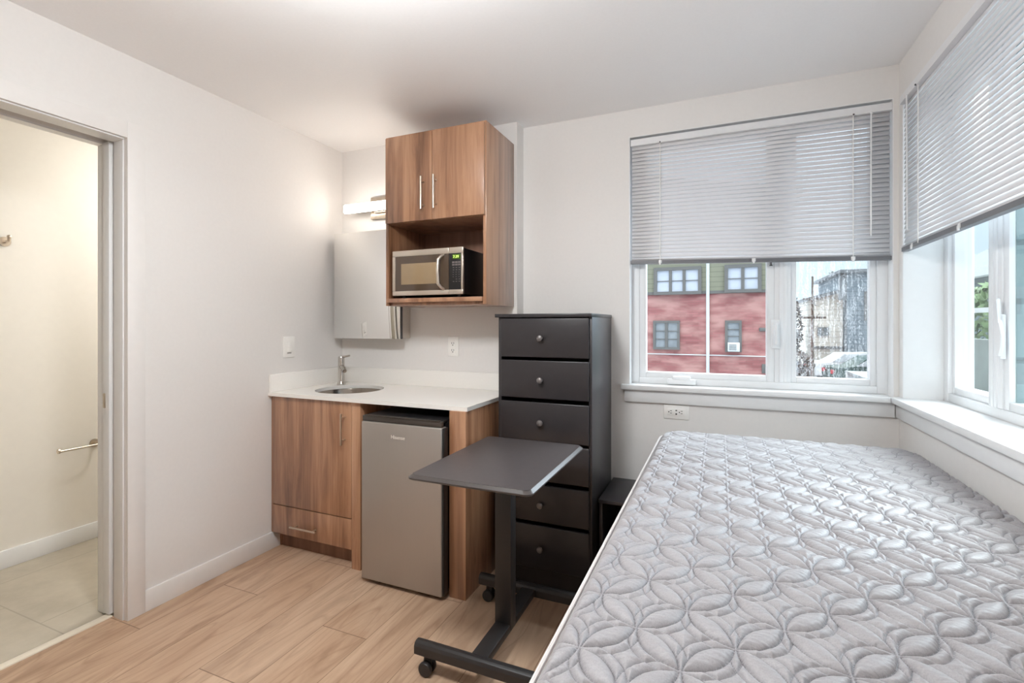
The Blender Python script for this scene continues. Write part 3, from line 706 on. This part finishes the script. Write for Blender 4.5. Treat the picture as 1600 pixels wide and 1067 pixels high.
# ------------------------------------------------------------------ bed
def mattress():
    x0, x1, y0, y1, zt = -.252, .742, .42, 2.475, .806
    rc = .10; nx, ny = 620, 1020
    gx = np.linspace(x0, x1, nx+1); gy = np.concatenate([np.linspace(y0, 1.5, 681)[:-1], np.linspace(1.5, y1, 341)])
    X, Y = np.meshgrid(gx, gy, indexing='ij')
    e = np.minimum(np.minimum(X-x0, x1-X), np.minimum(Y-y0, y1-Y))
    PX, PY = X.copy(), Y.copy()
    for cx, sx in ((x0+rc, -1), (x1-rc, 1)):
        for cy, sy in ((y0+rc, -1), (y1-rc, 1)):
            p = (X-cx)*sx/rc; q = (Y-cy)*sy/rc
            m = (p > 0) & (q > 0)
            pp, qq = p[m], q[m]; r = np.maximum(pp, qq)
            phi = np.where(qq < pp, PI/4*qq/np.maximum(pp, 1e-9), PI/2-PI/4*pp/np.maximum(qq, 1e-9))
            PX[m] = cx+sx*rc*r*np.cos(phi); PY[m] = cy+sy*rc*r*np.sin(phi)
            e[m] = rc*(1-r)
    e = np.maximum(e, 0)
    Rw, Rh = .055, .024
    t = np.clip(1-e/Rw, 0, 1); drop = Rh*(1-np.sqrt(np.maximum(0, 1-t**2)))
    # quilting: overlapping circles on a diamond lattice
    Lx, Ly = .152, .164
    U = (PX+.204)/Lx+(PY-.915)/Ly; V = (PX+.204)/Lx-(PY-.915)/Ly
    fu, fv = U-np.floor(U), V-np.floor(V)
    cell = .112
    dist = np.full(X.shape, 1e3); lens_in = np.zeros(X.shape, bool)
    for a, b in ((fu, fv), (fu, 1-fv), (fv, fu), (fv, 1-fu)):
        w = (a-.5)
        f1 = .18*(1-(w/.472)**2); g1 = -.18*2*w/.472**2
        ok = np.abs(w) < .472
        d1 = np.where(ok, np.abs(b-f1)/np.sqrt(1+g1**2), np.hypot(np.abs(w)-.472, b))
        lens_in |= ok & (b < f1)
        f2 = .355*(1-(w/.64)**2); g2 = -.355*2*w/.64**2
        lim = np.abs(w) < .40
        d2 = np.where(lim, np.abs(b-f2)/np.sqrt(1+g2**2), np.hypot(np.abs(w)-.40, b-.355*(1-(.40/.64)**2)))
        dist = np.minimum(dist, np.minimum(d1, d2*1.12+.004))
    dm = dist*cell
    puff = .0105*(1-np.exp(-dm/.0055))+np.where(lens_in, .0025*(1-np.exp(-dm/.012)), 0)
    rng = np.random.default_rng(3)
    wr = np.zeros(X.shape)
    for _ in range(26):
        a = rng.uniform(0, PI); kf = rng.uniform(60, 190); ph = rng.uniform(0, 2*PI)
        wr += np.sin(kf*(PX*np.cos(a)+PY*np.sin(a))+ph+1.5*np.sin(9*PX+ph)+1.2*np.sin(11*PY-ph))
    wr *= .00012
    for _ in range(9):
        kf = rng.uniform(420, 820); ph = rng.uniform(0, 2*PI); sl = rng.uniform(-.35, .35)
        wr += .00016*np.sin(kf*(PY+sl*PX)+ph+2.2*np.sin(17*PX+ph)+1.7*np.sin(23*PY-2*ph))*(.5+.5*np.sin(31*PX+13*PY+3*ph))
    wr *= np.clip(dm/.005, 0, 1)
    far = np.clip((PY-1.5)/.75, 0, 1); puff = puff*(1-.55*far*far*(3-2*far))+.0105*.55*far*far*(3-2*far)
    Z = zt-.0115-drop+(puff+wr)*np.clip(e/.018, 0, 1)+.006*np.clip(e/.25, 0, 1)
    stitch = np.exp(-(dm/.0014)**2)*np.clip(e/.02, 0, 1)
    # dashed stitches
    dash = (np.sin((PX*1.3+PY*.9)*2*PI/.0062)+np.sin((PX*.8-PY*1.35)*2*PI/.0062)) > -.3
    stitch = stitch*np.where(dash, 1, .35)
    return PX, PY, Z, stitch, nx, ny
PX, PY, Z, stitch, nx, ny = mattress()
mt = thing('mattress', 'grey quilted twin mattress with overlapping leaf pattern filling the right side', 'mattress', (.245, 1.45, .50))
org = Vector(mt.location)
idx = np.arange((nx+1)*(ny+1)).reshape(nx+1, ny+1)
q = np.stack([idx[:-1, :-1], idx[1:, :-1], idx[1:, 1:], idx[:-1, 1:]], -1).reshape(-1, 4)
co = np.stack([PX-org.x, PY-org.y, Z-org.z], -1).reshape(-1, 3)
me = bpy.data.meshes.new('quilted_top')
me.vertices.add(len(co)); me.vertices.foreach_set('co', co.ravel())
me.loops.add(q.size); me.loops.foreach_set('vertex_index', q.ravel().astype(np.int32))
me.polygons.add(len(q)); me.polygons.foreach_set('loop_start', np.arange(0, q.size, 4, dtype=np.int32))
me.polygons.foreach_set('use_smooth', np.ones(len(q), bool))
me.update(calc_edges=True)
at = me.attributes.new('stitch', 'FLOAT', 'POINT'); at.data.foreach_set('value', stitch.ravel().astype(np.float32))
me.materials.append(M['quilt'])
o = bpy.data.objects.new('quilted_top', me); C.objects.link(o); o.parent = mt
ring = [(i, 0) for i in range(nx)]+[(nx, j) for j in range(ny)]+[(i, ny) for i in range(nx, 0, -1)]+[(0, j) for j in range(ny, 0, -1)]
bl = [Vector((PX[i, j], PY[i, j], Z[i, j])) for i, j in ring][::8]
MB().tube([p+Vector(((p.x-.245)/.49*.004, (p.y-1.45)/1.02*.003, .005)) for p in bl], .0044, 8, True).build('piping', M['piping'], mt)
cen = Vector((.245, 1.45, 0))
def offs(p, z, k):
    d_ = Vector((p.x-cen.x, p.y-cen.y, 0)); return Vector((p.x+k*d_.x/.5*.5, p.y+k*d_.y/1.03*.5, z))
mb = MB(); rows = [(.772, 0), (.70, .012), (.62, .014), (.54, .008), (.512, -.01)]
R = [[mb.bm.verts.new(offs(p, z, k_)) for p in bl] for z, k_ in rows]
for A, B in zip(R, R[1:]):
    for i in range(len(bl)): mb.bm.faces.new((A[i], A[(i+1) % len(bl)], B[(i+1) % len(bl)], B[i]))
mb.bm.faces.new(R[-1])
mb.build('side_border', M['bedside'], mt)
bf = thing('bed_frame', 'black metal bed frame carrying the grey quilted mattress', 'bed frame', (.245, 1.45, 0))
MB().box(-.225, -.195, .45, 2.44, .455, .51, .003).box(.685, .715, .45, 2.44, .455, .51, .003).box(-.195, .685, .45, .48, .455, .51, .003).box(-.195, .685, 2.41, 2.44, .455, .51, .003).build('rails', M['blackmetal'], bf)
mb = MB()
for i in range(12): mb.box(-.195, .685, .55+i*.16, .61+i*.16, .492, .508, .002)
mb.build('slats', M['blackmetal'], bf)
for x in (-.21, .70):
    for y in (.465, 1.44, 2.425): MB().box(x-.016, x+.016, y-.016, y+.016, 0, .455, .003).build('leg', M['blackmetal'], bf)

# ------------------------------------------------------------------ bathroom fittings
rh = thing('wall_mounted_hook', 'nickel robe hook high on the bathroom wall seen through the doorway', 'hook', (XB, 1.335, 1.72))
MB().cyl((XB, 1.335, 1.755), (XB+.008, 1.335, 1.755), .026, seg=28).build('rosette', M['nickel'], rh)
MB().tube([(XB+.006, 1.335, 1.755), (XB+.035, 1.335, 1.752), (XB+.05, 1.335, 1.758), (XB+.054, 1.335, 1.776)], .0085, 12).sph((XB+.054, 1.335, 1.778), .010).build('peg', M['nickel'], rh)
th = thing('paper_holder', 'nickel toilet paper holder arm low on the bathroom wall', 'toilet paper holder', (XB, 1.74, .55))
MB().cyl((XB, 1.745, .58), (XB+.008, 1.745, .58), .025, seg=28).cyl((XB+.008, 1.745, .58), (XB+.07, 1.745, .58), .009, seg=16).build('mount', M['nickel'], th)
MB().cyl((XB+.066, 1.755, .58), (XB+.066, 1.54, .58), .0065, seg=16).cyl((XB+.066, 1.545, .583), (XB+.066, 1.536, .583), .014, seg=18).build('arm', M['nickel'], th)

# ------------------------------------------------------------------ lamps
def flush(name, label, x, y, r, mat):
    t = thing(name, label, 'ceiling lamp', (x, y, H-.08))
    MB().lathe([(.001, H), (r*1.04, H), (r*1.04, H-.02), (r*.98, H-.024), (.001, H-.024)], (x, y, 0), 48).build('base', M['plastic'], t)
    MB().lathe([(.001, H-.0245), (r*.97, H-.0245), (r, H-.035), (r*.97, H-.05), (r*.8, H-.066), (r*.5, H-.075), (.001, H-.079)], (x, y, 0), 48).build('diffuser', mat, t)
    return t
lx, ly, lr, lz = -.85, .80, .17, H-.19
cl = thing('ceiling_lamp', 'white drum lamp on a short stem under the middle of the ceiling', 'ceiling lamp', (lx, ly, lz-.12))
MB().lathe([(.001, H), (.065, H), (.065, H-.02), (.02, H-.028), (.012, H-.03), (.012, lz+.0045), (.001, lz+.0045)], (lx, ly, 0), 32).build('stem', M['plastic'], cl)
MB().lathe([(.001, lz+.004), (lr*1.02, lz+.004), (lr*1.02, lz), (.001, lz)], (lx, ly, 0), 48).build('cap', M['plastic'], cl)
MB().lathe([(.001, lz-.0005), (lr*.9, lz-.0005), (lr, lz-.008), (lr, lz-.105), (lr*.93, lz-.116), (.001, lz-.12)], (lx, ly, 0), 48).build('diffuser', M['ceillamp'], cl)
flush('bathroom_ceiling_lamp', 'round flush ceiling lamp inside the bathroom', -2.86, 2.35, .17, M['bathlamp'])

# ------------------------------------------------------------------ outdoors
struct('ground', MB().box(-60, 60, 3.2, 90, -1.7, -1.5).box(1.4, 60, -40, 3.2, -1.7, -1.5), M['wetground'])
tag(MB().box(2.3, 4.6, 24.3, 26.9, -1.5, -1.46).build('snow_patch', M['snow']), 'patch of slushy snow on the ground by the utility pole', 'snow', kind='stuff')
# brick building
YB = 18.0
bb = thing('brick_building', 'red painted brick building with olive siding above, seen through the back window', 'building', (-4, YB+4, -1.5))
MB().box(-14, 2.0, YB, YB+9, -1.5, 2.42).build('brick_wall', M['brick'], bb)
MB().box(-14, 2.0, YB-.06, YB+9, 2.42, 5.4).build('siding_wall', M['siding'], bb)
MB().prism([(-14.4, 5.4), (2.4, 5.4), (2.4, 5.6), (-6, 7.2), (-14.4, 5.6)], 'Y', YB-.5, YB+9.4).build('roof', M['roof'], bb)
MB().box(-14, 2.0, YB-.07, YB-.001, 2.36, 2.46).build('belt_trim', M['exttrim'], bb)
MB().tube([(-14, YB-.03, .27), (2, YB-.03, .25)], .018, 6).build('conduit', M['extwhite'], bb)
MB().cyl((-.35, YB-.09, -1.5), (-.35, YB-.09, 5.4), .055, seg=10).build('downspout', M['extwhite'], bb)
def ext_window(parent, x0, x1, z0, z1, n, y, rows=1, pane='extglass', t=.11):
    mb = MB(); mb.box(x0-t, x1+t, y-.10, y+.02, z1, z1+t).box(x0-t, x1+t, y-.10, y+.02, z0-t, z0).box(x0-t, x0, y-.1, y+.02, z0, z1).box(x1, x1+t, y-.1, y+.02, z0, z1)
    w = (x1-x0)/n
    for i in range(1, n): mb.box(x0+w*i-.05, x0+w*i+.05, y-.09, y+.02, z0, z1)
    for i in range(1, rows+1): mb.box(x0, x1, y-.07, y+.02, z0+(z1-z0)*i/(rows+1)-.011, z0+(z1-z0)*i/(rows+1)+.011)
    w_ = mb.build('window', M['exttrim'], parent)
    MB().box(x0, x1, y-.03, y-.005, z0, z1).build('pane', M[pane], w_)
ext_window(bb, -2.02, -.66, 2.46, 3.2, 3, YB-.06)
ext_window(bb, .28, 1.18, 2.48, 3.2, 2, YB-.06)
ext_window(bb, -2.08, -1.34, .50, 1.36, 2, YB, 2, 'extglassdark', .08)
ext_window(bb, .27, .62, .46, 1.36, 1, YB, 3, 'extglassdark', .08)
ext_window(bb, -5.2, -4.2, .5, 1.36, 2, YB, 2, 'extglassdark', .08)
MB().box(1.30, 1.62, YB-.05, YB+.01, -.30, .0, .01).build('wall_vent', M['exttrim'], bb)
MB().box(1.22, 1.42, YB-.16, YB, 1.08, 1.20, .02).build('wall_light', M['exttrim'], bb)
ac = thing('air_conditioner', 'white box air conditioner in the lower right window of the brick building', 'air conditioner', (.46, YB-.2, .40))
MB().box(.27, .63, YB-.42, YB-.02, .41, .70, .015).build('housing', M['extwhite'], ac)
mb = MB()
for i in range(6): mb.box(.31, .53, YB-.426, YB-.418, .46+i*.034, .475+i*.034)
mb.build('grille', M['exttrim'], ac)
# cream house, grey house, trees, pole, cars
ch = thing('cream_house', 'cream sided house with sloping eaves behind the parked cars', 'building', (6.5, 34, -1.5))
MB().prism([(4.65, -1.5), (6.13, -1.5), (6.13, 3.06), (4.65, 2.65)], 'Y', 31, 38).build('walls', M['cream'], ch)
MB().prism([(4.5, 2.60), (6.13, 3.04), (6.13, 3.22), (4.5, 2.78)], 'Y', 30.7, 38.2).build('roof', M['roof'], ch)
MB().box(4.64, 6.13, 30.9, 31.02, -.02, .12).build('ledge', M['exttrim'], ch)
mb = MB()
ext_window(ch, 4.98, 5.16, .72, 1.12, 1, 31, 1, 'extglassdark', .04); ext_window(ch, 5.26, 5.44, .72, 1.12, 1, 31, 1, 'extglassdark', .04)
gh = thing('grey_house', 'tall blue grey house at the right behind the cream house', 'building', (8.3, 33, -1.5))
MB().box(6.15, 12, 30.2, 38, -1.5, 4.0).build('walls', M['greysiding'], gh)
MB().box(5.8, 12.2, 29.9, 38.2, 4.0, 4.15).box(5.85, 6.15, 30.2, 30.65, 2.6, 4.0).build('roof', M['roof'], gh)
ext_window(gh, 7.0, 7.9, 1.6, 2.9, 1, 30.2, 1, 'extglass', .1)
def foliage(n, center, rad, size, cone=0, seed=1):
    rnd = random.Random(seed); mb = MB(); vs = []; fs = []
    for i in range(n):
        z = rnd.uniform(-1, 1); rr = (1-z)/2 if cone else math.sqrt(max(0, 1-z*z))
        a = rnd.uniform(0, 2*PI); r = rr*rnd.uniform(.35, 1)**.5
        c = Vector((center[0]+rad[0]*r*math.cos(a), center[1]+rad[1]*r*math.sin(a), center[2]+rad[2]*z))
        u = Vector((rnd.gauss(0, 1), rnd.gauss(0, 1), rnd.gauss(0, 1))).normalized(); v = u.orthogonal().normalized(); s = size*rnd.uniform(.5, 1.2)
        b = len(vs); vs += [c+u*s, c+v*s*.5, c-u*s, c-v*s*.5]; fs.append((b, b+1, b+2, b+3))
    return mb.raw(vs, fs)
def tree(name, label, base, h, center, rad, size, n, mat, cone=0, seed=1, group='trees beyond the back window'):
    t = thing(name, label, 'tree', base, group)
    MB().cyl(base, (base[0], base[1], base[2]+h), .14, .05, 10).build('trunk', M['bark'], t)
    foliage(n, center, rad, size, cone, seed).build('crown', mat, t)
tree('conifer_tree', 'dark slim conifer rising behind the cream house roof', (7.2, 39.6, -1.5), 4.6, (7.2, 39.6, 2.4), (.8, .8, 2.5), .2, 1500, M['leaf'], 1, 4)
tree('bare_tree', 'brown leafless tree left of the utility pole', (3.5, 31.5, -1.5), 3.0, (3.5, 31.5, 1.2), (.85, .8, 1.9), .13, 1400, M['twig'], 0, 5)
tree('shrub_tree', 'low dark shrub at the kerb beside the utility pole', (3.5, 27.6, -1.5), .5, (3.55, 27.6, -.75), (.75, .5, .75), .11, 700, M['twig'], 0, 6)
up = thing('utility_pole', 'wooden utility pole with crossarms and wires outside the right pane', 'utility pole', (3.66, 24, -1.5))
MB().cyl((3.66, 24, -1.5), (3.66, 24, 3.35), .065, .04, 12).build('pole', M['bark'], up)
MB().box(3.2, 4.15, 23.95, 24.05, 1.55, 1.64).build('crossarm', M['bark'], up); MB().box(3.3, 4.0, 23.95, 24.05, 2.35, 2.43).build('crossarm', M['bark'], up)
for z0, z1 in ((1.66, 1.9), (2.44, 2.3), (1.0, 1.4)):
    MB().tube([(3.7, 24, z0), (4.3, 27.5, (z0+z1)/2-.15), (5.0, 30.6, z1)], .012, 5).build('wire', M['tyre'], up)
def car(name, label, x, y, rz, mat):
    t = thing(name, label, 'car', (0, 0, 0), 'cars parked in front of the cream house')
    prof = [(-2.1, .28), (-2.15, .6), (-2.05, .88), (-1.35, .95), (-.75, 1.38), (.55, 1.42), (1.25, .98), (2.0, .85), (2.15, .55), (2.1, .28)]
    mb = MB(); n = len(prof)
    L = [[mb.bm.verts.new((px_, yy*(1 if pz < .97 else .8), pz)) for px_, pz in prof] for yy in (-.86, .86)]
    for i in range(n): mb.bm.faces.new((L[0][i], L[0][(i+1) % n], L[1][(i+1) % n], L[1][i]))
    mb.bm.faces.new(L[0][::-1]); mb.bm.faces.new(L[1])
    mb.build('body', mat, t)
    gp = [(-1.28, .98), (-.72, 1.33), (.5, 1.36), (1.13, 1.0)]
    for yy in (-.875, .875):
        s_ = 1 if yy > 0 else -1
        q_ = [(gp[0][0], yy*.99, gp[0][1]), (gp[1][0], s_*.715, gp[1][1]), (gp[2][0], s_*.715, gp[2][1]), (gp[3][0], yy*.99, gp[3][1])]
        MB().raw(q_+[(p_[0], p_[1]-s_*.02, p_[2]) for p_ in q_], [(0, 1, 2, 3), (7, 6, 5, 4), (0, 4, 5, 1), (1, 5, 6, 2), (2, 6, 7, 3), (3, 7, 4, 0)]).build('side_window', M['extglassdark'], t)
    for wy in (-.75, .5): MB().box(-2.17, -2.1, wy, wy+.25, .62, .78).build('tail_lamp', M['carred'], t)
    for wx in (-1.3, 1.35):
        for wy in (-.8, .8): MB().cyl((wx, wy-.1, .31), (wx, wy+.1, .31), .31, seg=20).build('wheel', M['tyre'], t)
    t.location = (x, y, -1.5); t.rotation_euler = (0, 0, rz)
car('parked_car', 'white car parked in front of the cream house', 6.3, 29.0, .12, M['carwhite'])
car('parked_car', 'dark green car with red tail lamps parked nearest the window', 6.7, 26.3, .10, M['cardark'])
car('parked_car', 'grey car half hidden behind the dark shrub left of the utility pole', 1.9, 29.9, .05, M['cargrey'])

# house and garden seen along the right window
XH = 6.0
nh = thing('neighbour_house', 'grey house with shingled roof beyond the white pergola, seen through the side window', 'building', (11, 15, -1.5))
MB().box(XH+3.4, XH+9, 6, 29, -1.5, 3.6).build('walls', M['tealsiding'], nh)
MB().prism([(XH+2.9, 3.35), (XH+6.2, 5.2), (XH+9.4, 3.6), (XH+9.4, 3.4), (XH+6.2, 5.0), (XH+2.9, 3.2)], 'Y', 5.5, 29.4).build('roof', M['roof'], nh)
MB().box(XH+2.8, XH+2.9, 5.5, 29.4, 3.18, 3.40).build('gutter', M['extwhite'], nh)
pg = thing('pergola', 'white painted pergola with two rails in front of the green hedge', 'pergola', (XH, 15, -1.5))
MB().box(XH-.1, XH+.1, 6, 24, 2.50, 2.64).build('top_beam', M['extwhite'], pg)
MB().box(XH-.05, XH+.05, 6, 24, 1.60, 1.72).build('rail', M['extwhite'], pg)
for y in (7.0, 10.0, 12.4, 14.05, 17.6, 21.0): MB().box(XH-.07, XH+.07, y-.07, y+.07, -1.5, 2.5).build('post', M['extwhite'], pg)
tag(foliage(3600, (XH+1.4, 16, .9), (.8, 9, 1.7), .2, 0, 8).build('hedge', M['leaf2']), 'green hedge growing behind the white pergola', 'hedge', kind='stuff')
tag(MB().box(XH-.7, XH-.5, 6, 19, -1.5, .98).build('garden_wall', M['concrete']), 'low grey concrete wall in front of the white pergola', 'wall', kind='thing')
tag(MB().box(XH-1.06, XH-1.0, 15.2, 15.95, -.2, .55, .01, rot=Matrix.Rotation(.25, 3, 'Y'), piv=(XH-1, 15.5, -.2)).build('white_board', M['extwhite']), 'white board leaning on the low grey concrete wall', 'board')
tag(MB().box(XH-2.2, XH-.75, 12, 18.8, -1.5, -.2).build('planter', M['tealsiding']), 'long teal timber planter below the white board', 'planter')
struct('roof_overhang', MB().box(-1.4, XR+.2, YM+.2, YM+.85, 2.6, 2.75), M['extwhite'])  # unseen slab added to dim the gaps between the upper blind slats

# ------------------------------------------------------------------ sky
SKY_TOP, SKY_GLOW = 2.3, 13
w = bpy.data.worlds.new('overcast_sky'); sc.world = w; w.use_nodes = True; nt = w.node_tree; nt.nodes.clear()
tc = nt.nodes.new('ShaderNodeTexCoord'); sp = nt.nodes.new('ShaderNodeSeparateXYZ'); nt.links.new(tc.outputs['Generated'], sp.inputs[0])
rp = nt.nodes.new('ShaderNodeValToRGB'); nt.links.new(sp.outputs[2], rp.inputs[0])
el = rp.color_ramp.elements; el[0].position = 0; el[0].color = (.68, .80, .95, 1); el[1].position = 1; el[1].color = (1, 1, 1, 1)
e2 = el.new(.22); e2.color = (.74, .86, 1, 1)
mr = nt.nodes.new('ShaderNodeMapRange'); mr.inputs['From Min'].default_value = .14; mr.inputs['From Max'].default_value = .8
mr.inputs['To Min'].default_value = 0.8; mr.inputs['To Max'].default_value = SKY_TOP; nt.links.new(sp.outputs[2], mr.inputs[0])
# bright patch added to the sky to light the room, not the facing facades
dt = nt.nodes.new('ShaderNodeVectorMath'); dt.operation = 'DOT_PRODUCT'; nt.links.new(tc.outputs['Generated'], dt.inputs[0]); dt.inputs[1].default_value = Vector((.62, .42, .66)).normalized()
m2 = nt.nodes.new('ShaderNodeMapRange'); m2.interpolation_type = 'SMOOTHSTEP'; m2.inputs['From Min'].default_value = .72; m2.inputs['From Max'].default_value = 1.0
m2.inputs['To Min'].default_value = 0; m2.inputs['To Max'].default_value = SKY_GLOW; nt.links.new(dt.outputs['Value'], m2.inputs[0])
ad = nt.nodes.new('ShaderNodeMath'); ad.operation = 'ADD'; nt.links.new(mr.outputs[0], ad.inputs[0]); nt.links.new(m2.outputs[0], ad.inputs[1])
bg = nt.nodes.new('ShaderNodeBackground'); nt.links.new(rp.outputs[0], bg.inputs[0]); nt.links.new(ad.outputs[0], bg.inputs[1])
wo = nt.nodes.new('ShaderNodeOutputWorld'); nt.links.new(bg.outputs[0], wo.inputs[0])
for nm, loc, rot, sx, sy in (('window_portal', (.14, YM+.16, 1.66), (-PI/2, 0, 0), 1.2, 1.37), ('window_portal', (XR+.26, 2.08, 1.66), (-PI/2, 0, -PI/2), 1.24, 1.37)):
    L = bpy.data.lights.new(nm, 'AREA'); L.shape = 'RECTANGLE'; L.size = sx; L.size_y = sy; L.cycles.is_portal = True
    o = bpy.data.objects.new(nm, L); C.objects.link(o); o.location = loc; o.rotation_euler = rot

# ------------------------------------------------------------------ camera
cam = bpy.data.cameras.new('camera'); co_ = bpy.data.objects.new('camera', cam); C.objects.link(co_)
cam.sensor_fit = 'HORIZONTAL'; cam.sensor_width = 36; cam.lens = 36*759.2/1600; cam.shift_y = -(533.5-506.7)/1600
cam.clip_start = .02; cam.clip_end = 500
co_.location = (0, 0, 1.31); co_.rotation_euler = (PI/2, 0, .40259); sc.camera = co_
sc.view_settings.view_transform = 'Standard'; sc.view_settings.look = 'None'; sc.view_settings.gamma = 1
sc.view_settings.use_curve_mapping = False; sc.view_settings.exposure = 0.63
cy = sc.cycles; cy.max_bounces = 12; cy.diffuse_bounces = 8; cy.glossy_bounces = 5; cy.transparent_max_bounces = 12
cy.caustics_reflective = False; cy.caustics_refractive = False; cy.sample_clamp_indirect = 6; cy.use_denoising = True
